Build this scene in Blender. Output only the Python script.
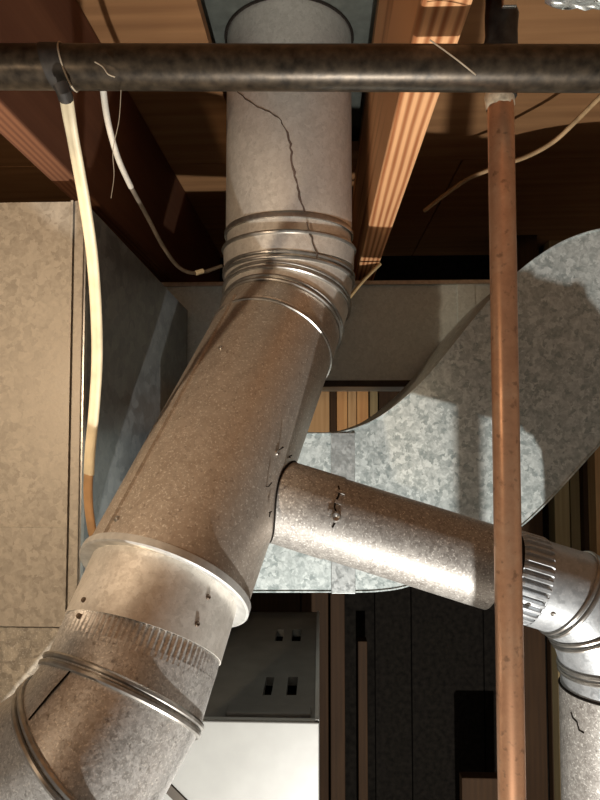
import bpy, math, random
from mathutils import Vector as V, Matrix, Euler
random.seed(7)
S = bpy.context.scene
for o in list(bpy.data.objects): bpy.data.objects.remove(o)
COL = S.collection
EYE = 1.5

# ---------------------------------------------------------------- camera, lights, exposure
cam = bpy.data.cameras.new('camera'); cam.sensor_fit = 'VERTICAL'; cam.sensor_height = 36; cam.sensor_width = 27
cam.lens = 27.0; cam.clip_start = 0.02
camo = bpy.data.objects.new('camera', cam); COL.objects.link(camo)
YAW, PITCH = math.atan(20/600), math.atan(30/600)
camo.rotation_euler = (math.pi/2+PITCH, 0, YAW); camo.location = (0, 0, EYE)
S.camera = camo
RC = Euler((math.pi/2+PITCH, 0, YAW)).to_matrix()
w = bpy.data.worlds.new('world'); S.world = w; w.use_nodes = True
w.node_tree.nodes['Background'].inputs[0].default_value = (1.0, .95, .88, 1)
w.node_tree.nodes['Background'].inputs[1].default_value = 0.04
def lamp(name, loc, energy, color, size):
    l = bpy.data.lights.new(name, 'POINT'); l.energy = energy; l.color = color; l.shadow_soft_size = size
    o = bpy.data.objects.new(name, l); o.location = V(loc)+V((0, 0, EYE)); COL.objects.link(o)
lamp('flashlight_low', (.076, .05, -1.15), 92, (1.0, .97, .91), .010)
work = bpy.data.lights.new('shaded_worklight', 'SPOT'); work.energy = 12.5; work.color = (1.0, .76, .52); work.shadow_soft_size = .012
work.spot_size = math.radians(70); work.spot_blend = .30
wo = bpy.data.objects.new('shaded_worklight', work); wo.location = (-.45, .10, .08+EYE); COL.objects.link(wo)
wo.rotation_euler = (V((-.395, .78, .05+EYE))-wo.location).to_track_quat('-Z', 'Y').to_euler()
lamp('worklight_spill', (-.45, .06, .06), 1.6, (1.0, .76, .52), .03)  # added dim point light for the worklight's spill, so the copper pipe catches light
vs = S.view_settings; vs.view_transform = 'Standard'; vs.look = 'None'; vs.gamma = 1; vs.use_curve_mapping = False
vs.exposure = 0.0

# ---------------------------------------------------------------- geometry helpers
C0 = V((0, 0, EYE))
def ray(u, v): return (RC @ V(((u-300)/600, -(v-400)/600, -1)))
def P(u, v, d):                       # point on the sight line at room depth d
    r = ray(u, v); return C0 + r*(d/r.y)
def L(x, y, z): return V((x, y, z+EYE))          # room coordinates measured from eye height
def frame(ax, ref=None):
    ax = ax.normalized(); ref = ref or V((0, -1, 0))
    if abs(ax.dot(ref)) > .98: ref = V((1, 0, 0))
    e1 = (ref-ax*ax.dot(ref)).normalized(); return e1, ax.cross(e1)
class MB:
    def __init__(s): s.v = []; s.f = []
    def quad(s, *p):
        i = len(s.v); s.v += [V(q) for q in p]; s.f.append(tuple(range(i, i+len(p)))); return s
    def box(s, a, b):
        x0, y0, z0 = a; x1, y1, z1 = b; i = len(s.v)
        s.v += [V(q) for q in ((x0,y0,z0),(x1,y0,z0),(x1,y1,z0),(x0,y1,z0),(x0,y0,z1),(x1,y0,z1),(x1,y1,z1),(x0,y1,z1))]
        s.f += [tuple(i+k for k in q) for q in ((3,2,1,0),(4,5,6,7),(0,1,5,4),(1,2,6,5),(2,3,7,6),(3,0,4,7))]; return s
    def obox(s, c, e, h):              # oriented box: centre, three axes, half sizes
        i = len(s.v)
        for sx, sy, sz in ((-1,-1,-1),(1,-1,-1),(1,1,-1),(-1,1,-1),(-1,-1,1),(1,-1,1),(1,1,1),(-1,1,1)):
            s.v.append(c+e[0]*h[0]*sx+e[1]*h[1]*sy+e[2]*h[2]*sz)
        s.f += [tuple(i+k for k in q) for q in ((3,2,1,0),(4,5,6,7),(0,1,5,4),(1,2,6,5),(2,3,7,6),(3,0,4,7))]; return s
    def loft(s, rings, closed=True, loop=False, cap=False):
        n = len(rings[0]); i = len(s.v)
        for r in rings: s.v += r
        m = len(rings)
        for a in range(m if loop else m-1):
            b = (a+1) % m
            for k in range(n if closed else n-1):
                k2 = (k+1) % n
                s.f.append((i+a*n+k, i+a*n+k2, i+b*n+k2, i+b*n+k))
        if cap:
            s.f.append(tuple(i+k for k in reversed(range(n)))); s.f.append(tuple(i+(m-1)*n+k for k in range(n)))
        return s
    def revolve(s, p0, ax, prof, seg=64, loop=False, wob=None):
        ax = ax.normalized(); e1, e2 = frame(ax)
        rings = []
        for t, r in prof:
            rings.append([p0+ax*t+(e1*math.cos(q)+e2*math.sin(q))*(r+(wob(q, t) if wob else 0)) for q in [2*math.pi*k/seg for k in range(seg)]])
        return s.loft(rings, loop=loop)
    def pipe(s, p0, p1, r, th=.0012, seg=64):
        Lg = (p1-p0).length
        return s.revolve(p0, p1-p0, [(0, r-th), (0, r), (Lg, r), (Lg, r-th)], seg, loop=True)
    def tube(s, pts, r, seg=10, cap=True, loop=False):
        rings = []; n = len(pts); e1 = None
        for k in range(n):
            a = pts[(k-1) % n] if (loop or k) else pts[0]; b = pts[(k+1) % n] if (loop or k < n-1) else pts[-1]
            d = (b-a).normalized()
            e1 = frame(d)[0] if e1 is None else (e1-d*d.dot(e1)).normalized()
            e2 = d.cross(e1); rr = r(k/(n-1)) if callable(r) else r
            if isinstance(rr, tuple): ra, rb = rr
            else: ra = rb = rr
            rings.append([pts[k]+e1*math.cos(q)*ra+e2*math.sin(q)*rb for q in [2*math.pi*j/seg for j in range(seg)]])
        return s.loft(rings, loop=loop, cap=cap and not loop)
    def disc(s, c, n, r, h, seg=16, dome=True):   # screw head / rivet
        n = n.normalized()
        return s.revolve(c-n*.001, n, [(0, r*.02), (0, r), (.001+h*.4, r), (.001+h, r*.72), (.001+h*.85, r*.35), (.001+h*.5, .0003)] if dome else [(0, r), (h, r), (h, .0002)], seg)
    def build(s, name, mat, root=None, part=None, smooth=True, ang=35, bevel=0):
        org = root.location.copy() if root else V((0, 0, 0))
        me = bpy.data.meshes.new(name); me.from_pydata([tuple(q-org) for q in s.v], [], s.f); me.validate()
        import bmesh
        bm = bmesh.new(); bm.from_mesh(me); bmesh.ops.recalc_face_normals(bm, faces=bm.faces); bm.to_mesh(me); bm.free()
        if smooth:
            me.shade_smooth(); me.set_sharp_from_angle(angle=math.radians(ang))
        me.materials.append(mat)
        o = bpy.data.objects.new(name, me); COL.objects.link(o)
        if part: o.parent = part
        elif root: o.parent = root
        if bevel:
            b = o.modifiers.new('bevel', 'BEVEL'); b.width = bevel; b.segments = 2; b.limit_method = 'ANGLE'
        return o
def thing(name, label, cat, loc, group=None):
    o = bpy.data.objects.new(name, None); COL.objects.link(o); o.location = loc; o.empty_display_size = .05
    o['label'] = label; o['category'] = cat
    if group: o['group'] = group
    return o
def tag(o, label, cat, group=None):
    o['label'] = label; o['category'] = cat
    if group: o['group'] = group
    return o
def struct(o): o['kind'] = 'structure'; return o
def spline(pts, n=8):
    out = []; m = len(pts)
    for i in range(m-1):
        p0, p1, p2, p3 = pts[max(i-1, 0)], pts[i], pts[i+1], pts[min(i+2, m-1)]
        for k in range(n):
            t = k/n
            out.append(.5*((2*p1)+(p2-p0)*t+(2*p0-5*p1+4*p2-p3)*t*t+(3*p1-p0-3*p2+p3)*t**3))
    return out+[pts[-1]]
def hit(u, v, p0, ax, r, far=False):
    """nearest point of a sight line with the cylinder, and its normal"""
    ax = ax.normalized(); d = ray(u, v).normalized(); o = C0-p0
    dp = d-ax*d.dot(ax); op = o-ax*o.dot(ax)
    a = dp.dot(dp); b = 2*dp.dot(op); c = op.dot(op)-r*r; D = b*b-4*a*c
    if D < 0: t = -b/(2*a)
    else: t = (-b+(math.sqrt(D) if far else -math.sqrt(D)))/(2*a)
    p = C0+d*t; q = p-p0; n = (q-ax*q.dot(ax)).normalized()
    return p, n

# ---------------------------------------------------------------- materials
def mat(name):
    m = bpy.data.materials.new(name); m.use_nodes = True; nt = m.node_tree
    return m, nt, nt.nodes['Principled BSDF']
def N(nt, t, **k):
    n = nt.nodes.new(t)
    for a, b in k.items():
        if hasattr(n, a): setattr(n, a, b)
        else: n.inputs[a].default_value = b
    return n
def coords(nt, scale=(1, 1, 1), rot=(0, 0, 0)):
    tc = N(nt, 'ShaderNodeTexCoord'); mp = N(nt, 'ShaderNodeMapping'); mp.inputs['Scale'].default_value = scale
    mp.inputs['Rotation'].default_value = rot
    nt.links.new(tc.outputs['Object'], mp.inputs['Vector']); return mp.outputs['Vector']
def ramp(nt, src, stops):
    r = N(nt, 'ShaderNodeValToRGB'); e = r.color_ramp.elements
    while len(e) < len(stops): e.new(.5)
    for k, (p, c) in enumerate(stops):
        e[k].position = p; e[k].color = (c[0], c[1], c[2], 1) if isinstance(c, tuple) else (c, c, c, 1)
    nt.links.new(src, r.inputs[0]); return r.outputs[0]
def mix(nt, a, b, f, mode='MIX'):
    m = N(nt, 'ShaderNodeMix', data_type='RGBA', blend_type=mode)
    for s, i in ((f, 0), (a, 6), (b, 7)):
        if isinstance(s, (int, float)): m.inputs[i].default_value = s
        elif isinstance(s, tuple): m.inputs[i].default_value = (*s, 1)
        else: nt.links.new(s, m.inputs[i])
    return m.outputs[2]
def galv(name, dark, light, cell=70, metal=.75, rough=(.32, .55), speck=0, dirt=0, dirtcol=(.16, .10, .06), bump=.15, big=5):
    m, nt, b = mat(name); vec = coords(nt)
    nz = N(nt, 'ShaderNodeTexNoise', Scale=cell*.8, Detail=3); nt.links.new(vec, nz.inputs['Vector'])
    wv = N(nt, 'ShaderNodeVectorMath', operation='MULTIPLY_ADD'); wv.inputs[1].default_value = (.02,)*3
    nt.links.new(nz.outputs['Color'], wv.inputs[0]); nt.links.new(vec, wv.inputs[2])
    vo = N(nt, 'ShaderNodeTexVoronoi', Scale=cell); nt.links.new(wv.outputs[0], vo.inputs['Vector'])
    bw = N(nt, 'ShaderNodeRGBToBW'); nt.links.new(vo.outputs['Color'], bw.inputs[0])
    n2 = N(nt, 'ShaderNodeTexNoise', Scale=cell*.7, Detail=4, Distortion=1.6); nt.links.new(vec, n2.inputs['Vector'])
    fm = N(nt, 'ShaderNodeMath', operation='MULTIPLY_ADD'); fm.inputs[1].default_value = 1.3
    nt.links.new(n2.outputs[0], fm.inputs[0]); nt.links.new(bw.outputs[0], fm.inputs[2])
    fh = N(nt, 'ShaderNodeMath', operation='MULTIPLY'); fh.inputs[1].default_value = .5; nt.links.new(fm.outputs[0], fh.inputs[0])
    fac = fh.outputs[0]
    col = ramp(nt, fac, [(.35, dark), (.8, light)])
    b1 = N(nt, 'ShaderNodeTexNoise', Scale=big, Detail=6, Roughness=.65); nt.links.new(vec, b1.inputs['Vector'])
    col = mix(nt, col, (.72, .70, .68), ramp(nt, b1.outputs[0], [(.35, 0.0), (.7, .22)]), 'MULTIPLY')
    if dirt:
        col = mix(nt, col, dirtcol, ramp(nt, b1.outputs[0], [(.3, dirt*.6), (.65, dirt)]))
    if speck:
        sp = N(nt, 'ShaderNodeTexNoise', Scale=420, Detail=2); nt.links.new(vec, sp.inputs['Vector'])
        col = mix(nt, col, (.95, .93, .88), ramp(nt, sp.outputs[0], [(.59, 0.0), (.66, speck)]))
        sd = N(nt, 'ShaderNodeTexNoise', Scale=230, Detail=2); nt.links.new(vec, sd.inputs['Vector'])
        col = mix(nt, col, (.08, .06, .05), ramp(nt, sd.outputs[0], [(.62, 0.0), (.74, speck*.7)]))
    nt.links.new(col, b.inputs['Base Color'])
    b.inputs['Metallic'].default_value = metal
    nt.links.new(ramp(nt, fac, [(.35, rough[0]), (.8, rough[1])]), b.inputs['Roughness'])
    bp = N(nt, 'ShaderNodeBump', Strength=bump, Distance=.001); f2 = N(nt, 'ShaderNodeTexNoise', Scale=300, Detail=2)
    nt.links.new(vec, f2.inputs['Vector']); nt.links.new(f2.outputs[0], bp.inputs['Height']); nt.links.new(bp.outputs[0], b.inputs['Normal'])
    return m
def plain(name, col, rough=.6, metal=0, noise=.15, scale=40, bump=.1):
    m, nt, b = mat(name); vec = coords(nt)
    if rough >= .8: b.inputs['Specular IOR Level'].default_value = .1
    nz = N(nt, 'ShaderNodeTexNoise', Scale=scale, Detail=5); nt.links.new(vec, nz.inputs['Vector'])
    c = ramp(nt, nz.outputs[0], [(.3, tuple(x*(1-noise*2) for x in col)), (.7, tuple(min(1, x*(1+noise)) for x in col))])
    nt.links.new(c, b.inputs['Base Color']); b.inputs['Roughness'].default_value = rough; b.inputs['Metallic'].default_value = metal
    bp = N(nt, 'ShaderNodeBump', Strength=bump, Distance=.001); nt.links.new(nz.outputs[0], bp.inputs['Height']); nt.links.new(bp.outputs[0], b.inputs['Normal'])
    return m
def wood(name, light, dark, axis='Y', scale=60, distort=3, rough=.7, ring=True):
    """straight grain running along the given axis"""
    m, nt, b = mat(name)
    st = {'X': (.06, 1, 1), 'Y': (1, .06, 1), 'Z': (1, 1, .06)}[axis]
    vec = coords(nt, st)
    wv = N(nt, 'ShaderNodeTexWave', wave_type='BANDS', bands_direction={'X': 'DIAGONAL', 'Y': 'X', 'Z': 'X'}[axis], Scale=scale, Distortion=distort, Detail=2)
    wv.inputs['Detail Scale'].default_value = .6
    nt.links.new(vec, wv.inputs['Vector'])
    nz = N(nt, 'ShaderNodeTexNoise', Scale=scale*4, Detail=4); nt.links.new(vec, nz.inputs['Vector'])
    f = mix(nt, wv.outputs[0], nz.outputs[0], .35 if ring else .85)
    bw = N(nt, 'ShaderNodeRGBToBW'); nt.links.new(f, bw.inputs[0])
    c = ramp(nt, bw.outputs[0], [(.15, dark), (.45, tuple((a+c_)/2 for a, c_ in zip(light, dark))), (.7, light)])
    b.inputs['Specular IOR Level'].default_value = .15
    big = N(nt, 'ShaderNodeTexNoise', Scale=4, Detail=3); nt.links.new(coords(nt), big.inputs['Vector'])
    c = mix(nt, c, (.6, .5, .45), ramp(nt, big.outputs[0], [(.4, 0.0), (.7, .35)]), 'MULTIPLY')
    nt.links.new(c, b.inputs['Base Color']); b.inputs['Roughness'].default_value = rough
    bp = N(nt, 'ShaderNodeBump', Strength=.25, Distance=.001); nt.links.new(bw.outputs[0], bp.inputs['Height']); nt.links.new(bp.outputs[0], b.inputs['Normal'])
    return m
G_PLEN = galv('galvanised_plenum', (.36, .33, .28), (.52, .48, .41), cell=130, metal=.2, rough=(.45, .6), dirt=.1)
G_TRUNK = galv('galvanised_trunk', (.56, .66, .69), (.70, .80, .83), cell=160, metal=.2, rough=(.38, .5), bump=.3)
G_DUCT = galv('galvanised_offset_duct', (.34, .40, .40), (.70, .76, .75), cell=140, metal=.35, rough=(.38, .6), big=9)
G_FLUE = galv('galvanised_flue', (.74, .71, .65), (.88, .85, .79), cell=160, metal=.55, rough=(.38, .48), speck=.2, dirt=.10)
G_TEE = galv('dusty_flue_casing', (.52, .46, .40), (.64, .58, .51), cell=150, metal=.6, rough=(.40, .50), speck=.5, dirt=.16)
G_LOW = galv('speckled_flue_elbow', (.52, .51, .49), (.80, .79, .77), cell=260, metal=.7, rough=(.34, .50), speck=.7, dirt=.03)
G_BR = galv('speckled_branch', (.32, .30, .28), (.52, .50, .47), cell=240, metal=.55, rough=(.46, .60), speck=.6, dirt=.06)
G_ELB = galv('clean_branch_elbow', (.40, .42, .44), (.52, .54, .56), cell=120, metal=.6, rough=(.42, .56), speck=.15)
G_PLATE = plain('grey_plate', (.115, .125, .11), .6, .3, .12, 60)
RING = plain('bright_ring', (.62, .62, .60), .45, .5, .10, 90)
BEAD = plain('bead_steel', (.45, .43, .40), .32, .85, .12, 120)
DARK = plain('dark_gap', (.02, .016, .013), .8)
IRON = plain('black_iron', (.060, .045, .030), .36, .5, .35, 120, .12)
TAPE = plain('black_tape', (.035, .030, .026), .5, .1, .3, 120)
DUSTY = plain('dust_web', (.55, .46, .34), .9, 0, .2)
def copper_mat():
    m, nt, b = mat('aged_copper'); vec = coords(nt)
    n1 = N(nt, 'ShaderNodeTexNoise', Scale=18, Detail=6, Roughness=.7); nt.links.new(vec, n1.inputs['Vector'])
    c = ramp(nt, n1.outputs[0], [(.3, (.44, .22, .12)), (.5, (.60, .32, .18)), (.72, (.74, .46, .29))])
    n2 = N(nt, 'ShaderNodeTexNoise', Scale=140, Detail=3); nt.links.new(vec, n2.inputs['Vector'])
    c = mix(nt, c, (.12, .06, .035), ramp(nt, n2.outputs[0], [(.60, 0.0), (.72, .5)]))
    nt.links.new(c, b.inputs['Base Color']); b.inputs['Metallic'].default_value = .75
    nt.links.new(ramp(nt, n1.outputs[0], [(.3, .45), (.7, .28)]), b.inputs['Roughness'])
    return m
COPPER = copper_mat()
SOLDER = plain('pale_solder', (.62, .52, .38), .5, .3, .25, 150, .5)
CABLE = plain('cream_sheath', (.74, .64, .44), .45, 0, .08, 60)
CABLE_W = plain('white_wire_sheath', (.60, .57, .50), .5, 0, .1, 60)
CABLE_G = plain('grey_wire', (.16, .13, .10), .6, 0, .2)
PAPER = plain('brown_kraft_paper', (.42, .25, .12), .7, 0, .12, 50)
TANWIRE = plain('tan_wire', (.50, .33, .17), .6, 0, .2)
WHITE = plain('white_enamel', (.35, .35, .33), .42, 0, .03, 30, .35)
ENAMEL_SHADE = plain('shaded_enamel_top', (.13, .125, .112), .5, .2, .08, 30)  # cabinet top lies in shade; that shade is put into this darker enamel
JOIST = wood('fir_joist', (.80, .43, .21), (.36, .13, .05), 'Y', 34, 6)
JOIST_SHADE = wood('shaded_fir_joist', (.19, .085, .045), (.12, .05, .028), 'Y', 40, 2)  # shade on the left joist's side put into one even darker fir colour
PLY = wood('plywood', (.31, .165, .075), (.20, .10, .045), 'X', 14, 5, ring=False)
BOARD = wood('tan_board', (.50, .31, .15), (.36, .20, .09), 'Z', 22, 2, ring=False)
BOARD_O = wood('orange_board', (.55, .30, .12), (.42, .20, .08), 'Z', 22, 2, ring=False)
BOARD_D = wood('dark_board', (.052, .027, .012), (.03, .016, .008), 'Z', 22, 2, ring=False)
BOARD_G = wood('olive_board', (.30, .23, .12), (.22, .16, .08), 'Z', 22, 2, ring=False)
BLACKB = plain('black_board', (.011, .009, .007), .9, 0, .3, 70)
CONC = plain('concrete', (.22, .20, .18), .9, 0, .2, 12)
FOIL = plain('foil', (.80, .82, .78), .25, .8, .1, 60)

# ---------------------------------------------------------------- room shell
CE = .57                                      # underside of subfloor above eye level
XL, XR, YB, YF = -1.35, 1.35, 1.95, -.9
f = MB().box(L(XL-.1, YF, -1.6), L(XR+.1, YB+.1, -1.5)).build('floor', CONC, smooth=False); struct(f)
ce = MB().box(L(XL-.1, YF, CE+.09), L(XR+.1, YB+.1, CE+.12)).build('ceiling', BLACKB, smooth=False); struct(ce)
HX0, HX1, HY0, HY1 = -.163, .0795, .60, 1.20     # opening around the flue
for (x0, x1, y0, y1) in ((XL, HX0, YF, 1.25), (HX1, XR, YF, 1.25), (HX0, HX1, YF, HY0), (HX0, HX1, HY1, 1.25), (XL, .3, 1.253, YB), (.303, XR, 1.253, YB)):
    MB().box(L(x0, y0, CE), L(x1, y1, CE+.019)).build('plywood_sheet', PLY, part=ce, smooth=False)
wl = struct(MB().box(L(XL-.1, YF, -1.5), L(XL, YB, CE+.09)).build('wall_left', CONC, smooth=False))
wr = struct(MB().box(L(XR, YF, -1.5), L(XR+.1, YB, CE+.09)).build('wall_right', CONC, smooth=False))
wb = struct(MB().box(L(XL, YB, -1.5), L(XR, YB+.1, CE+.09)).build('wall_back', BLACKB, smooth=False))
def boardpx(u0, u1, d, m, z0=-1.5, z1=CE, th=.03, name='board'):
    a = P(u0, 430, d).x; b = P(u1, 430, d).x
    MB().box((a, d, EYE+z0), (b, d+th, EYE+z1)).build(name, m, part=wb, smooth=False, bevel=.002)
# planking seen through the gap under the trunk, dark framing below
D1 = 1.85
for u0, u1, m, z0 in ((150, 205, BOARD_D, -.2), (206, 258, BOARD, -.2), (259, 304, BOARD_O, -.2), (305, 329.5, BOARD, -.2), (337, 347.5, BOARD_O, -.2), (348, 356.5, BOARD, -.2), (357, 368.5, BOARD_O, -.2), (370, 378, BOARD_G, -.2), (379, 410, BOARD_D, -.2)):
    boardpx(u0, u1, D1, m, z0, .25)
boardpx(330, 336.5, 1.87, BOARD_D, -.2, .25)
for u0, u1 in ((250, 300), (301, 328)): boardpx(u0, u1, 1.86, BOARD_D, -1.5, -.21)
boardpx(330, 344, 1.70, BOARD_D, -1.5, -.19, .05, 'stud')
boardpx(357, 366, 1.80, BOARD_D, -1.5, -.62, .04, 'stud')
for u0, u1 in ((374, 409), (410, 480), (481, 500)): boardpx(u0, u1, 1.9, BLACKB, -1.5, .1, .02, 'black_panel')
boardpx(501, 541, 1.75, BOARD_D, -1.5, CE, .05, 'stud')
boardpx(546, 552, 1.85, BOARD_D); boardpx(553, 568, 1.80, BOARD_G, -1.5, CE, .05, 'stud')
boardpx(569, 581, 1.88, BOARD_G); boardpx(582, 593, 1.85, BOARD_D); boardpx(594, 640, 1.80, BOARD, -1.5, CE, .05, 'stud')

# ---------------------------------------------------------------- ceiling joists
JZ = .33
def joist(x0, x1, y0, y1, m, label):
    c = ((x0+x1)/2)
    o = MB().box(L(x0, y0, JZ), L(x1, y1, CE-.0005)).build('ceiling_joist', m, smooth=False, bevel=.003)
    return tag(o, label, 'joist', 'floor joists overhead')
joist(-.357, -.321, -.6, 1.9, JOIST_SHADE, 'reddish wooden joist above the left plenum, leftmost overhead')
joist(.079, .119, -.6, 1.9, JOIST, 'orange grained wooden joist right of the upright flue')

# ---------------------------------------------------------------- plenum (left)
pr = thing('duct_plenum', 'large galvanised box plenum with corner seam filling the left edge', 'duct', P(40, 700, .78))
c1 = P(84, 201, .75); zt = c1.z; xr = c1.x
c2 = P(188, 311, 1.215)
xl = XL+.03
zs = P(30, 628, .75).z
MB().box((xl, .752, zs+.001), (xr-.012, .756, zt)).build('front_panel', G_PLEN, pr, smooth=False)
MB().box((xl, .7535, .15), (xr-.012, .7575, zs-.001)).build('lower_panel', galv('speckled_lower_panel', (.40, .36, .30), (.60, .55, .46), cell=120, metal=.5, speck=.35), pr, smooth=False)
MB().box((xl, .7505, P(30, 527, .75).z-.0006), (xr-.014, .753, P(30, 527, .75).z+.0006)).build('crease', G_PLEN, pr, smooth=False)
# corner seam: folded standing strips
s = MB().box((xr-.016, .747, .15), (xr-.013, .754, zt)); s.build('seam_fold', G_PLEN, pr, smooth=False)
MB().box((xr-.011, .748, .15), (xr+.001, .754, zt)).build('corner_flange', G_PLEN, pr, smooth=False, bevel=.001)
MB().box((xr+.0015, .7505, .15), (xr+.0035, .760, zt)).build('seam_fold', BEAD, pr, smooth=False)
# side face, slightly out of square
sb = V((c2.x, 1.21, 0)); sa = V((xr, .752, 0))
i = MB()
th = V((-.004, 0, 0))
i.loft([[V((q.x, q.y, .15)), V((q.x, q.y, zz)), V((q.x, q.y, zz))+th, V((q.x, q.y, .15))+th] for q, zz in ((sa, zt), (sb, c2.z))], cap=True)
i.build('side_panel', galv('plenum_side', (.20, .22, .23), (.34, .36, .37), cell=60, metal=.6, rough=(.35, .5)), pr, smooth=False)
MB().quad((xl, .752, zt), (xr, .752, zt), (c2.x, 1.21, c2.z), (xl, 1.21, c2.z)).quad((xl, .752, zt-.003), (xr, .752, zt-.003), (c2.x, 1.21, c2.z-.003), (xl, 1.21, c2.z-.003)).build('top_panel', G_PLEN, pr, smooth=False)

# ---------------------------------------------------------------- trunk duct (back)
YT = 1.225
tr = thing('trunk_duct', 'flat grey rectangular trunk duct running across behind the flue', 'duct', L(.1, 1.3, .09))
z1 = P(400, 283, YT).z; z0 = P(400, 382, YT).z; TX0, TX1 = -.9, .8
MB().box((TX0, YT, z0), (TX1, YT+.3, z1)).build('duct_body', G_TRUNK, tr, smooth=False, bevel=.002)
MB().box((TX0, YT-.006, z1-.004), (TX1, YT+.01, z1+.004)).build('top_hem', BEAD, tr, smooth=False)
MB().box((TX0, YT-.008, z0-.009), (TX1, YT+.012, z0+.003)).build('bottom_flange', plain('dark_flange', (.05, .045, .04), .5, .5), tr, smooth=False)
for ua, ub in ((457, 475),):
    MB().box((P(ua, 300, YT).x, YT-.003, z0+.004), (P(ub, 300, YT).x, YT+.001, z1-.004)).build('drive_cleat', G_TRUNK, tr, smooth=False, bevel=.001)

# ---------------------------------------------------------------- curved offset duct
YD, YE = .95, 1.205
od = thing('offset_duct', 'large mottled galvanised duct that curves up to the right edge', 'duct', P(330, 590, 1.05))
top = [(165, 434), (240, 434), (300, 434), (331, 434), (352, 430), (376, 420), (400, 403), (425, 380), (448, 353), (470, 325), (492, 299), (515, 276), (540, 256), (568, 240), (600, 230), (640, 226), (700, 225), (860, 225)]
bot = [(165, 591), (240, 591), (300, 591), (355, 591), (380, 590), (405, 586), (435, 575), (465, 560), (495, 543), (520, 526), (545, 503), (572, 474), (600, 443), (635, 405), (665, 385), (705, 375), (760, 373), (860, 373)]
tp = spline([P(u, v, YD) for u, v in top], 5); bp_ = spline([P(u, v, YD) for u, v in bot], 5)
dy = V((0, YE-YD, 0)); t3 = V((0, .0015, 0))
n = len(tp)
m_ = MB(); m_.loft([[tp[k]-t3*0, bp_[k], bp_[k]+t3, tp[k]+t3] for k in range(n)], cap=True); m_.build('side_panel', G_DUCT, od, smooth=False)
m_ = MB(); m_.loft([[tp[k]+dy, bp_[k]+dy, bp_[k]+dy+t3, tp[k]+dy+t3] for k in range(n)], cap=True); m_.build('side_panel', G_DUCT, od, smooth=False)
def wrap(pts, nm, sgn):
    nrm = []
    for k in range(n):
        d = (pts[min(k+1, n-1)]-pts[max(k-1, 0)]).normalized(); nrm.append(V((-d.z, 0, d.x))*sgn)
    m_ = MB(); a = V((0, -.002, 0)); b = dy+V((0, .0035, 0))
    m_.loft([[pts[k]+a, pts[k]+b, pts[k]+b+nrm[k]*.002, pts[k]+a+nrm[k]*.002] for k in range(n)], cap=True)
    return m_.build(nm, G_DUCT, od)
wrap(tp, 'top_wrapper', 1); wrap(bp_, 'bottom_wrapper', -1)
xa, xb = P(331, 500, YD).x, P(355, 500, YD).x
za, zb = P(331, 591, YD).z, P(331, 434, YD).z
MB().box((xa, YD-.004, za-.003), (xb, YD+.0005, zb+.002)).build('drive_cleat', galv('cleat_steel', (.40, .43, .43), (.55, .58, .58), cell=150, metal=.55), od, smooth=False, bevel=.001)

# ---------------------------------------------------------------- furnace cabinet
fz = P(250, 722, .9).z; fy0, fy1 = .90, P(250, 722, .9).y
H = EYE-fz
r6 = ray(300, 612); fy1 = -H/r6.z*r6.y
fx0, fx1 = P(156, 722, .9).x, P(319, 722, .9).x
fr = thing('furnace_cabinet', 'white metal furnace cabinet with slotted shaded top below the flue', 'furnace', ((fx0+fx1)/2, .92, 0))
MB().box((fx0, fy0, .04), (fx1, fy0+.004, fz)).build('front_panel', WHITE, fr, smooth=False, bevel=.0015)
def onplane(u, v, z):
    r = ray(u, v); return C0+r*((z-C0.z)/r.z)
slots = []
for (ua, ub, va, vb) in ((274.5, 284.5, 629.5, 641), (291, 301.5, 629.5, 641), (262.5, 274.5, 677, 695), (286, 298, 677, 695)):
    a = onplane(ua, vb, fz); b = onplane(ub, va, fz); slots.append((min(a.x, b.x), max(a.x, b.x), a.y, b.y))
# the slots are aligned in pairs; cut a grid and drop the cells inside a slot
xs = sorted({fx0, fx1-.006} | {q for s_ in slots for q in s_[:2]}); ys = sorted({fy0+.05, fy1} | {q for s_ in slots for q in s_[2:]})
m_ = MB()
for a in range(len(xs)-1):
    for b in range(len(ys)-1):
        cx, cy = (xs[a]+xs[a+1])/2, (ys[b]+ys[b+1])/2
        if any(s_[0] < cx < s_[1] and s_[2] < cy < s_[3] for s_ in slots): continue
        m_.quad((xs[a], ys[b], fz), (xs[a+1], ys[b], fz), (xs[a+1], ys[b+1], fz), (xs[a], ys[b+1], fz))
for s_ in slots:
    x0, x1, y0, y1 = s_; zz = fz-.015
    m_.quad((x0, y0, fz), (x1, y0, fz), (x1, y0, zz), (x0, y0, zz)); m_.quad((x0, y1, fz), (x1, y1, fz), (x1, y1, zz), (x0, y1, zz))
    m_.quad((x0, y0, fz), (x0, y1, fz), (x0, y1, zz), (x0, y0, zz)); m_.quad((x1, y0, fz), (x1, y1, fz), (x1, y1, zz), (x1, y0, zz))
tpn = m_.build('top_panel', ENAMEL_SHADE, fr, smooth=False)
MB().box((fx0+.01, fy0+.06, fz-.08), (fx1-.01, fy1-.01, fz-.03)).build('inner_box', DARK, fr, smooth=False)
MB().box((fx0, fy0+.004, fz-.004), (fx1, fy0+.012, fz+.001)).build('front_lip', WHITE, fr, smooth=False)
MB().box((fx0+.10, fy0+.016, fz-.002), (fx1-.012, fy0+.045, fz+.006)).build('raised_rail', ENAMEL_SHADE, fr, smooth=False, bevel=.002)
MB().box((fx0, fy0+.012, fz-.004), (fx1-.006, fy0+.05, fz)).build('ledge', ENAMEL_SHADE, fr, smooth=False)
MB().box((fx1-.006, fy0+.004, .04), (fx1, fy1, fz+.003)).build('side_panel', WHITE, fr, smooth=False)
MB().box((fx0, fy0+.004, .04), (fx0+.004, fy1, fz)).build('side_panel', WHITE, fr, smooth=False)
MB().box((fx0, fy1-.004, .04), (fx1, fy1, fz)).build('rear_panel', ENAMEL_SHADE, fr, smooth=False)
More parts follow.
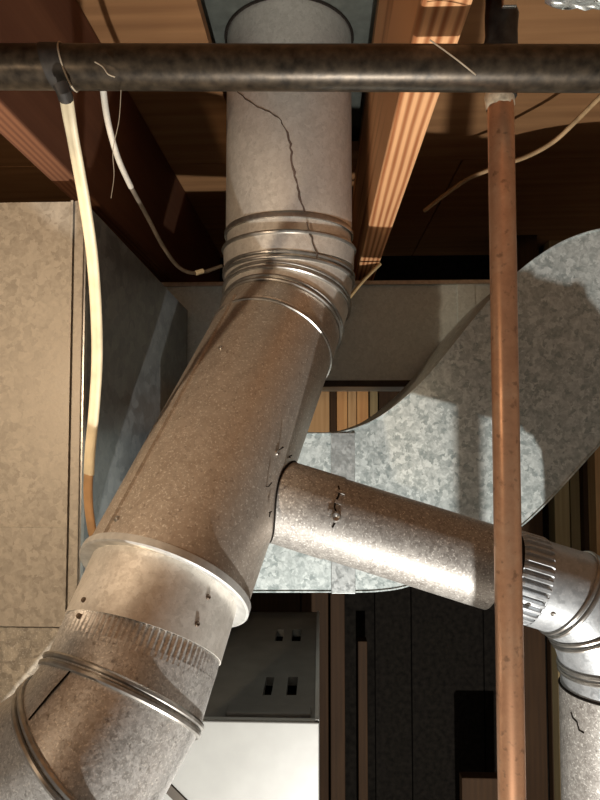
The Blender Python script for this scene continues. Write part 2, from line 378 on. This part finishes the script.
fa, fb = P(156, 776, .8985), P(186, 806, .8985); fd = (fb-fa).normalized()
MB().obox((fa+fb)/2, (fd, V((0, 1, 0)), fd.cross(V((0, 1, 0)))), ((fb-fa).length/2, .0015, .0065)).build('dark_strip', plain('tape_strip', (.06, .045, .03), .6), fr, smooth=False)
MB().box((fx0+.01, fy0+.01, 0), (fx1-.01, fy1-.01, .041)).build('plinth', DARK, fr, smooth=False)

bk = MB().box((P(462, 778, 1.55).x, 1.55, 0), (P(500, 778, 1.55).x, 1.58, P(462, 778, 1.55).z)).build('wood_board', BOARD_D, smooth=False, bevel=.002)
tag(bk, 'short brown board standing low behind the copper pipe, at the bottom edge', 'board')
# ---------------------------------------------------------------- main flue
FR = .1
A = P(289, 279, .94); VX = A.x
fl = thing('flue_pipe', 'big jointed galvanised flue rising from lower left to the ceiling', 'flue pipe', V((VX, .94, EYE+CE)))
Dn = P(164, 586, .65); TR = .0925
vd = V((0, 0, -1)); a = V((-.244, -.593, -.767)).normalized()
for _ in range(8):
    d1 = (vd*.70+a*.30).normalized(); d2 = (vd*.33+a*.67).normalized()
    B = A+d1*.038; Cc = B+d2*.044
    a = (Dn-Cc).normalized()
J = [A, B, Cc]; dirs = [vd, d1, d2, a]
def mitre(c, da, db, r, seg=72, off=0.0):
    """ring of a pipe (running along da) cut by the mitre plane between da and db"""
    nrm = (da+db).normalized(); e1, e2 = frame(da, V((1, 0, 0)))
    out = []
    for k in range(seg):
        q = 2*math.pi*k/seg; p = c+(e1*math.cos(q)+e2*math.sin(q))*r
        t = (c+da*off-p).dot(nrm)/da.dot(nrm); out.append(p+da*t)
    return out
def flat(c, d, r, seg=72):
    e1, e2 = frame(d, V((1, 0, 0))); return [c+(e1*math.cos(2*math.pi*k/seg)+e2*math.sin(2*math.pi*k/seg))*r for k in range(seg)]
def lerp(r0, r1, t): return [x.lerp(y, t) for x, y in zip(r0, r1)]
def bead(c, da, db, r, off, br, root, mat_=BEAD, name='bead', part=None):
    return MB().tube(mitre(c, da, db, r, 72, off), br, 8, loop=True).build(name, mat_, root, part=part)
# upright section
z_sec = P(289, 239, .94).z
up = MB().pipe(V((VX, .94, EYE+.64)), V((VX, .94, z_sec)), FR).build('upright_section', G_FLUE, fl)
MB().revolve(V((VX, .94, z_sec)), V((0, 0, 1)), [(0, FR-.001), (0, FR+.0022), (.006, FR+.0022), (.009, FR+.0003)], 72).build('rolled_edge', BEAD, fl, part=up)
MB().pipe(V((VX, .94, z_sec+.012)), V((VX, .94, A.z-.001)), FR+.0005-.002).build('elbow_collar', G_FLUE, fl)
for dz, rr, br in ((-.022, FR+.0035, .0032),):
    bead(V((VX, .94, z_sec+dz)), vd, vd, rr, 0, br, fl)
MB().revolve(V((VX, .94, z_sec-.050)), V((0, 0, 1)), [(0, FR-.002), (0, FR+.0025), (.026, FR+.0035), (.026, FR-.002)], 72, loop=True).build('elbow_band', G_FLUE, fl)
# adjustable elbow gores
def gores(J, dirs, r, m, root, first, last, names='elbow_gore', br=.0022, beads=True, gap=.006, swell=1.012):
    objs = []
    for k in range(len(J)-1):
        ra_, rb_ = (r[k], r[k+1]) if isinstance(r, list) else (r, r)
        r0 = mitre(J[k], dirs[k+1], dirs[k], ra_, 72, 0); r1 = mitre(J[k+1], dirs[k+1], dirs[k+2], rb_, 72, 0)
        g = MB().loft([r0, lerp(r0, r1, .33), lerp(r0, r1, .66), r1]).build(names, m, root); objs.append(g)
    if beads:
        for k in range(len(J)):
            for sgn in (-1, 1):
                bead(J[k], dirs[k] if sgn < 0 else dirs[k+1], dirs[k+1] if sgn < 0 else dirs[k], (r[k] if isinstance(r, list) else r)+.0012, sgn*gap, br, root)
    return objs
gores(J, dirs, [FR+.001, FR-.002, TR+.001], G_FLUE, fl, None, None, br=.0026, gap=.004)
# tee body casing, open at its lower end where the bright collar shows
L_body = (Dn-Cc).length
r0 = mitre(Cc, a, d2, TR, 96, 0)
body = MB(); e = Dn
rings = [r0]+[lerp(r0, flat(Dn, a, TR, 96) if False else [p+a*((Dn-p).dot(a)) for p in r0], t) for t in (.25, .5, .75, 1)]
body.loft(rings); tb = body.build('tee_body', G_TEE, fl)
# seam ring a short way down the casing and a rolled edge
MB().revolve(Cc+a*.055, a, [(0, TR+.0002), (.001, TR+.0022), (.004, TR+.0022), (.005, TR+.0002)], 96).build('rolled_edge', BEAD, fl, part=tb)
MB().revolve(Cc+a*.050, a, [(0, TR+.0001), (.001, TR+.0010), (.003, TR+.0001)], 96).build('rolled_edge', G_TEE, fl, part=tb)
# lengthwise lock seam down the left of the casing
side = hit(140, 470, Cc, a, TR)[1]
e1, e2 = frame(a); 
sd = hit(124, 497, Cc, a, TR)[1]
tn = a.cross(sd)
MB().obox(Cc+a*(L_body/2+.02)+sd*(TR+.001), (a, tn, sd), (L_body/2-.022, .0048, .0026)).build('lock_seam', G_TEE, fl, part=tb, smooth=False)
MB().obox(Cc+a*(L_body/2+.02)+(sd*TR+tn*.0068).normalized()*(TR+.0004), (a, tn, sd), (L_body/2-.022, .0019, .0010)).build('seam_gap', DARK, fl, part=tb, smooth=False)
RI = .0815
MB().revolve(Dn, a, [(-.006, TR-.001), (-.006, TR+.004), (.0015, TR+.004), (.0025, TR+.0015), (.001, TR-.004), (.0, RI+.001), (-.006, RI+.001)], 96, loop=True).build('collar_ring', RING, fl)
# inner pipe below the collar
K0 = P(122, 697, .590); al = (K0-Dn).normalized()
I0 = Dn-al*.03; I1 = Dn+al*.058
MB().pipe(I0, I1, RI+.0012).build('lower_sleeve', G_FLUE, fl)
b2 = P(87, 752, .560); b3 = P(-60, 846, .600)
dK = [al, (b2-K0).normalized(), (b3-b2).normalized(), V((-1, -.02, -.50)).normalized()]
JK = [K0, b2, b3]
# crimped end of the elbow slid up into the sleeve
NC = 84
cr0 = I1-al*.008
MB().revolve(cr0, al, [(0, RI-.0014), (.010, RI-.0010), (.020, RI-.0006), (.032, RI)], NC*6, wob=lambda q, t: (.0009*math.cos(NC*q) if t < .021 else 0)).build('crimped_band', G_LOW, fl)
q0 = [p+al*((I1+al*.019-p).dot(al)) for p in mitre(K0, al, dK[1], RI, 72, 0)]
q1 = mitre(K0, al, dK[1], RI, 72, 0)
MB().loft([q0, lerp(q0, q1, .5), q1]).build('elbow_gore', G_LOW, fl)
gs = gores(JK, dK, RI, G_LOW, fl, None, None, br=.0028, gap=.0035)
q0 = mitre(b3, dK[3], dK[2], RI, 72, 0); q1 = [p+dK[3]*.45 for p in q0]
MB().loft([q0, q1]).build('lower_run', G_LOW, fl)
# lap seam on the middle gore
p1, n1 = hit(75, 666, K0, dK[1], RI); p2, n2 = hit(29, 720, K0, dK[1], RI)
MB().tube([p1+n1*.0003, (p1+p2)/2+(n1+n2)/2*.0012, p2+n2*.0003], .0009, 6).build('lap_seam', DARK, fl, part=gs[0])
def screws(lst, p0, ax, r, root, size=.0042, m=BEAD, name='screw', h=.0022):
    for u, v in lst:
        p, nn = hit(u, v, p0, ax, r)
        MB().disc(p, nn, size, h).build(name, m, root)
screws([(221, 348), (117, 519), (277, 453)], Cc, a, TR, fl, .0034)
screws([(84, 600), (208, 597), (197, 624), (79, 616)], Dn, al, RI+.0012, fl, .0026, plain('rusty_rivet', (.14, .10, .07), .5, .5))
# dark jagged drip line down the upright section
def ribbon(pts, wdt, nm, m, root, part=None):
    m_ = MB(); ringsL = []
    for k, (p, nn) in enumerate(pts):
        d = (pts[min(k+1, len(pts)-1)][0]-pts[max(k-1, 0)][0]).normalized(); sdv = nn.cross(d).normalized()
        ww = wdt*random.uniform(.5, 1.4)
        ringsL.append([p-sdv*ww, p+sdv*ww, p+sdv*ww*.6+nn*.0007, p-sdv*ww*.6+nn*.0007])
    return m_.loft(ringsL, cap=True).build(nm, m, root, part=part)
px = [(236, 90), (246, 99), (258, 107), (270, 112), (279, 118), (284, 126), (288, 136), (291, 148), (292, 160), (294, 172), (297, 184), (300, 196), (303, 207), (307, 217)]
pts = []
for k in range(len(px)-1):
    for j in range(3):
        t = j/3; u = px[k][0]*(1-t)+px[k+1][0]*t+random.uniform(-1, 1); v = px[k][1]*(1-t)+px[k+1][1]*t
        pts.append(hit(u, v, V((VX, .94, EYE)), V((0, 0, 1)), FR+.0002))
ribbon(pts[:17], .0007, 'drip_stain', plain('stain', (.10, .075, .06), .8), fl, up)
ribbon(pts[16:], .0015, 'drip_stain', plain('stain_brown', (.15, .105, .085), .8), fl, up)
pts = [hit(307+(v-222)*.30+random.uniform(-1, 1), v, V((VX, .94, EYE)), V((0, 0, 1)), FR+.0045) for v in range(222, 262, 4)]
ribbon(pts, .0013, 'drip_stain', plain('stain_elbow', (.10, .075, .06), .8), fl)
# ceiling plate
pl = thing('ceiling_plate', 'grey sheet metal plate around the top of the flue', 'plate', L(VX, .94, CE))
PZ = P(290, -4, .84).z
m_ = MB(); seg = 48; hole = [V((VX+math.cos(2*math.pi*k/seg)*(FR+.002), .94+math.sin(2*math.pi*k/seg)*(FR+.002), PZ)) for k in range(seg)]
def sq(k):
    q = 2*math.pi*k/seg; c, s_ = math.cos(q), math.sin(q); mx = max(abs(c)/.20, abs(s_)/.36)
    return V((VX+c/mx, .94+s_/mx, PZ))
outer = [sq(k) for k in range(seg)]
up_ = V((0, 0, .004))
m_.loft([hole, outer, [p+up_ for p in outer], [p+up_ for p in hole]], loop=True); m_.build('plate', G_PLATE, pl, smooth=False)
MB().tube([p-V((0, 0, .001)) for p in hole], .0024, 6, loop=True).build('dark_sealant', DARK, pl)

# ---------------------------------------------------------------- branch pipe
br = thing('branch_pipe', 'slimmer galvanised branch pipe from the flue to a right-hand elbow', 'vent pipe', P(430, 553, .735))
BR = .0505
q0 = P(276, 500, .742); q1 = P(545, 584, .735); bd = (q1-q0).normalized()
st = q0-bd*.05
def onb(u): # point of the branch axis seen at column u
    best = min((abs(0), 0), (1, 1)); lo, hi = -.1, .5
    for _ in range(40):
        mid = (lo+hi)/2; p = q0+bd*mid; c = RC.transposed() @ (p-C0); uu = 300+600*c.x/-c.z
        if uu < u: lo = mid
        else: hi = mid
    return q0+bd*lo
s1 = onb(334); s2 = onb(493); s3 = onb(547)
MB().pipe(st+bd*.025, s1, BR+.0008, seg=64).build('tee_stub', G_BR, br)
MB().pipe(s1-bd*.01, s2, BR-.0006, seg=64).build('straight_section', G_BR, br)
# torn lap edge with tabs at the joint
m_ = MB()
for u, v, l_ in ((341, 492, .010), (338, 502, .007), (332, 512, .008), (336, 521, .005)):
    p, nn = hit(u, v, q0, bd, BR+.0016); tt = bd.cross(nn)
    MB().obox(p, (bd, tt, nn), (l_*.5, .0022, .0007)).build('lap_tab', G_BR, br, smooth=False)
ring = [hit(334+5*math.sin(k*1.3)*.4-(k-8)*.55, 486+k*5.2, q0, bd, BR+.0012) for k in range(18)]
MB().tube([p for p, _ in ring[:9]], .0011, 6).build('lap_gap', DARK, br)
MB().disc(*hit(336, 517, q0, bd, BR+.0008), .0062, .0035).build('screw', BEAD, br)
# crimped end and clean adjustable elbow
NB = 34
MB().revolve(s2-bd*.004, bd, [(0, BR-.0035), (.026, BR-.003)], 48).build('inner_sleeve', DARK, br)
MB().revolve(s2+bd*.018, bd, [(0, BR-.0010), (.004, BR), (.030, BR+.0002), (.034, BR+.001)], NB*6, wob=lambda q, t: (.0022*max(-1, min(1, 2*math.cos(NB*q))) if .002 < t < .032 else 0)).build('crimped_band', G_ELB, br)
X1 = P(608, 700, .735).x
c1_ = P(570, 593, .735); c3_ = V((X1, .735, P(608, 664, .735).z)); c2_ = P(594, 622, .735)
dB = [bd, (c2_-c1_).normalized(), (c3_-c2_).normalized(), V((0, 0, -1))]
k0 = s2+bd*.05
ra = [p+bd*((k0-p).dot(bd)) for p in mitre(c1_, bd, dB[1], BR+.001, 72)]
rb = mitre(c1_, bd, dB[1], BR+.001, 72)
MB().loft([ra, rb]).build('elbow_gore', G_ELB, br)
gores([c1_, c2_, c3_], dB, BR+.001, G_ELB, br, None, None, br=.0022, gap=.0035)
rc = mitre(c3_, dB[3], dB[2], BR+.001, 72); zc = c3_.z-.055
MB().loft([rc, [V((p.x, p.y, zc)) for p in rc]]).build('elbow_gore', G_ELB, br)
zv = c3_.z-.028
MB().pipe(V((X1, .735, zv)), V((X1, .735, .62)), BR+.0028).build('drop_section', G_BR, br)
MB().tube(flat(V((X1, .735, zv)), V((0, 0, 1)), BR+.0016), .0018, 6, loop=True).build('lap_gap', DARK, br)
MB().tube([hit(u, v, V((X1, .735, 1)), V((0, 0, 1)), BR+.0030)[0] for u, v in ((571, 712), (573, 718), (577, 722), (579, 730), (584, 733))], .0010, 6).build('lap_gap', DARK, br)
for u, v in ((553, 614),):
    MB().disc(*hit(u, v, q0, bd, BR+.001), .0030, .0015).build('screw', BEAD, br)
MB().disc(*hit(528, 604, q0, bd, BR+.001), .0034, .002).build('screw', plain('dark_screw', (.08, .07, .06), .4, .6), br)
# seam where the branch stub meets the casing, with bent tabs
e1b, e2b = frame(bd, V((0, -1, 0))); sadd = []
for k in range(48):
    q = 2*math.pi*k/48; o_ = q1+(e1b*math.cos(q)+e2b*math.sin(q))*(BR+.0012); dd = -bd
    dp = dd-a*dd.dot(a); op = (o_-Cc)-a*(o_-Cc).dot(a); A_ = dp.dot(dp); B_ = 2*dp.dot(op); C_ = op.dot(op)-(TR+.0008)**2; DD = B_*B_-4*A_*C_
    if DD > 0: sadd.append(o_+dd*((-B_-math.sqrt(DD))/(2*A_)))
if len(sadd) == 48: MB().tube(sadd, .0013, 6, loop=True).build('saddle_seam', DARK, br)
m_ = MB()
for u, v in ((279, 450), (290, 456), (268, 484), (266, 516)):
    p, nn = hit(u, v, Cc, a, TR+.001)
    q_ = [p+nn*.0012+a*random.uniform(-.006, .006)+tn*random.uniform(-.005, .005) for _ in range(4)]
    MB().tube(q_, .0008, 5).build('bent_tab', DARK, br, smooth=False)

# ---------------------------------------------------------------- black iron pipe
ip = thing('iron_pipe', 'thick dark iron pipe crossing the picture under the joists', 'pipe', P(300, 68, .46))
i0 = P(-420, 66, .46); i1 = P(1000, 70, .46); idr = (i1-i0).normalized(); IR = .0168
MB().pipe(i0, i1, IR, .003, 40).build('pipe', IRON, ip)
t0 = P(47, 67, .46); sl = (idr+V((0, 0, .30))+V((0, .2, 0))).normalized()
ringA = mitre(P(48, 67, .46), idr, (idr+V((0, 0, .55))).normalized(), IR+.0006, 40); ringB = [p+idr*.0165 for p in ringA]
m_ = MB().loft([ringA, lerp(ringA, ringB, .5), ringB]); m_.build('tape_wrap', TAPE, ip)
MB().tube(ringB, .0007, 6, loop=True).build('tape_edge', DUSTY, ip)
MB().tube([P(60, 84, .444), P(64, 92, .446), P(66, 99, .452)], .0058, 10).build('tape_tail', TAPE, ip)

# ---------------------------------------------------------------- copper pipe
cp = thing('copper_pipe', 'upright aged copper pipe in front of the branch pipe', 'pipe', P(512, 800, .51))
ca, cb_ = P(500, 40, .515), P(513, 860, .515)
cdr = (cb_-ca).normalized(); cb2 = ca+cdr*1.3; CR = .0112
MB().pipe(P(500.5, 96, .515), cb2, CR, .0015, 36).build('tube', COPPER, cp)
MB().revolve(P(500, 108, .515), -cdr, [(0, CR), (.002, CR+.0008), (.010, CR+.0014), (.018, CR+.0012), (.022, CR-.002)], 36, wob=lambda q, t: .0007*math.sin(q*5+t*400)).build('solder_bead', SOLDER, cp)
MB().revolve(P(502, 100, .515), -cdr, [(0, CR-.001), (.001, .0125), (.03, .0130), (.045, .0150), (.058, .0135), (.075, .0142), (.088, .0120), (.15, .0122)], 32, wob=lambda q, t: .0008*math.sin(3*q+t*300)+.0005*math.sin(7*q-t*500)).build('dark_fitting', plain('tarred_fitting', (.03, .026, .022), .45, .3, .4, 100), cp)
MB().obox(P(509, 3, .495), (V((1, 0, 0)), V((0, 1, 0)), V((0, 0, 1))), (.006, .002, .004)).build('foil_tag', FOIL, cp, smooth=False, bevel=.001)

# ---------------------------------------------------------------- cables
def cable(pts, r, m, seg=12): return MB().tube(spline([P(*p) for p in pts], 8), r, seg)
cc = thing('white_cable', 'thick cream cable hanging from the iron pipe past the plenum corner', 'cable', P(66, 98, .47))
ptsA = [(66, 96, .463), (70, 122, .475), (77, 160, .50), (85, 205, .53), (92, 255, .56), (96, 310, .585), (97, 360, .605), (94, 410, .625), (90, 452, .64), (89, 474, .648)]
c_ = MB()
def flatcable(pts, ra, rb, nrm=V((0, -1, 0))):
    """flat twin cable: oval section with a groove down its middle"""
    P_ = spline([P(*p) for p in pts], 8); rings = []
    for k in range(len(P_)):
        d = (P_[min(k+1, len(P_)-1)]-P_[max(k-1, 0)]).normalized(); nn = (V((-.25, -1, 0))-d*d.dot(V((-.25, -1, 0)))).normalized(); sdv = nn.cross(d)
        rg = []
        for j in range(20):
            q = 2*math.pi*j/20; x = math.cos(q)*ra; y = math.sin(q)*rb*(1-.35*math.exp(-(x/(ra*.28))**2))
            rg.append(P_[k]+sdv*x+nn*y)
        rings.append(rg)
    return MB().loft(rings, cap=True)
flatcable(ptsA, .0064, .0036).build('sheath', CABLE, cc, ang=60)
flatcable([(89, 468, .648), (88, 488, .655), (89, 510, .665), (93, 535, .68), (97, 548, .69)], .0058, .0026).build('paper_core', PAPER, cc, ang=60)
cw = thing('thin_cable', 'thin grey-white wire sagging behind the cream cable toward the flue', 'cable', P(105, 90, .62))
cable([(101, 60, .60), (103, 88, .62), (108, 122, .66), (118, 158, .70), (131, 187, .75)], .0036, CABLE_W).build('sheath', CABLE_W, cw)
cable([(131, 187, .75), (148, 218, .82), (164, 248, .88), (180, 268, .93), (198, 273, .96), (222, 266, .98)], .0030, CABLE_G).build('grey_lead', CABLE_G, cw)
MB().tube([P(196, 273, .955), P(203, 271, .962)], .0042, 8).build('clip', CABLE, cw)
tw = cable([(640, 60, .80), (600, 97, .86), (575, 122, .92), (553, 142, .96), (528, 156, 1.0), (500, 166, 1.05), (470, 178, 1.09), (446, 194, 1.12), (424, 211, 1.15)], .0038, TANWIRE).build('ceiling_wire', TANWIRE)
tag(tw, 'tan wire slanting under the subfloor at upper right, behind the copper pipe', 'wire')
sw = cable([(380, 264, 1.16), (363, 281, 1.13), (345, 303, 1.10)], .0034, TANWIRE).build('wooden_sliver', plain('pale_wood', (.66, .48, .24), .6))
tag(sw, 'short pale wooden sliver beside the flue elbow, under the joist end', 'wood')
# foil scrap at the top right
m_ = MB(); rows = []
for a_ in range(9):
    row = []
    for b_ in range(6):
        u = 545+a_*8; v = -14+b_*5.0+(-3.5 if a_ == 0 else 0)+a_*(.1); v = v if b_ < 5 else (2, 7, 9, 10, 8.5, 11, 9, 10, 12)[a_]
        row.append(P(u, v, .70+random.uniform(-.008, .008)+b_*.004))
    rows.append(row)
m_.loft(rows, closed=False)
fs = m_.build('foil_scrap', FOIL, ang=180); so = fs.modifiers.new('thick', 'SOLIDIFY'); so.thickness = .0008
tag(fs, 'crumpled shiny foil scrap in the top right corner', 'foil')
# cobweb threads on the iron pipe
for pts_, lb in (([(430, 40, .44), (444, 50, .436), (460, 62, .436), (476, 75, .438)], 'dusty cobweb thread across the iron pipe between joist and copper pipe'),
                 ([(121, 90, .452), (119, 120, .456), (113, 150, .458), (114, 175, .46), (111, 198, .46)], 'thin cobweb strand hanging under the iron pipe by the thin grey-white wire'),
                 ([(95, 62, .438), (103, 67, .437), (108, 74, .437), (115, 77, .438)], 'dusty cobweb thread on the iron pipe right of the tape')):
    o = MB().tube(spline([P(*p) for p in pts_], 5), .0003 if 'hanging' in lb else .0006, 5).build('cobweb_thread', DUSTY); tag(o, lb, 'cobweb', 'cobweb threads on the iron pipe')
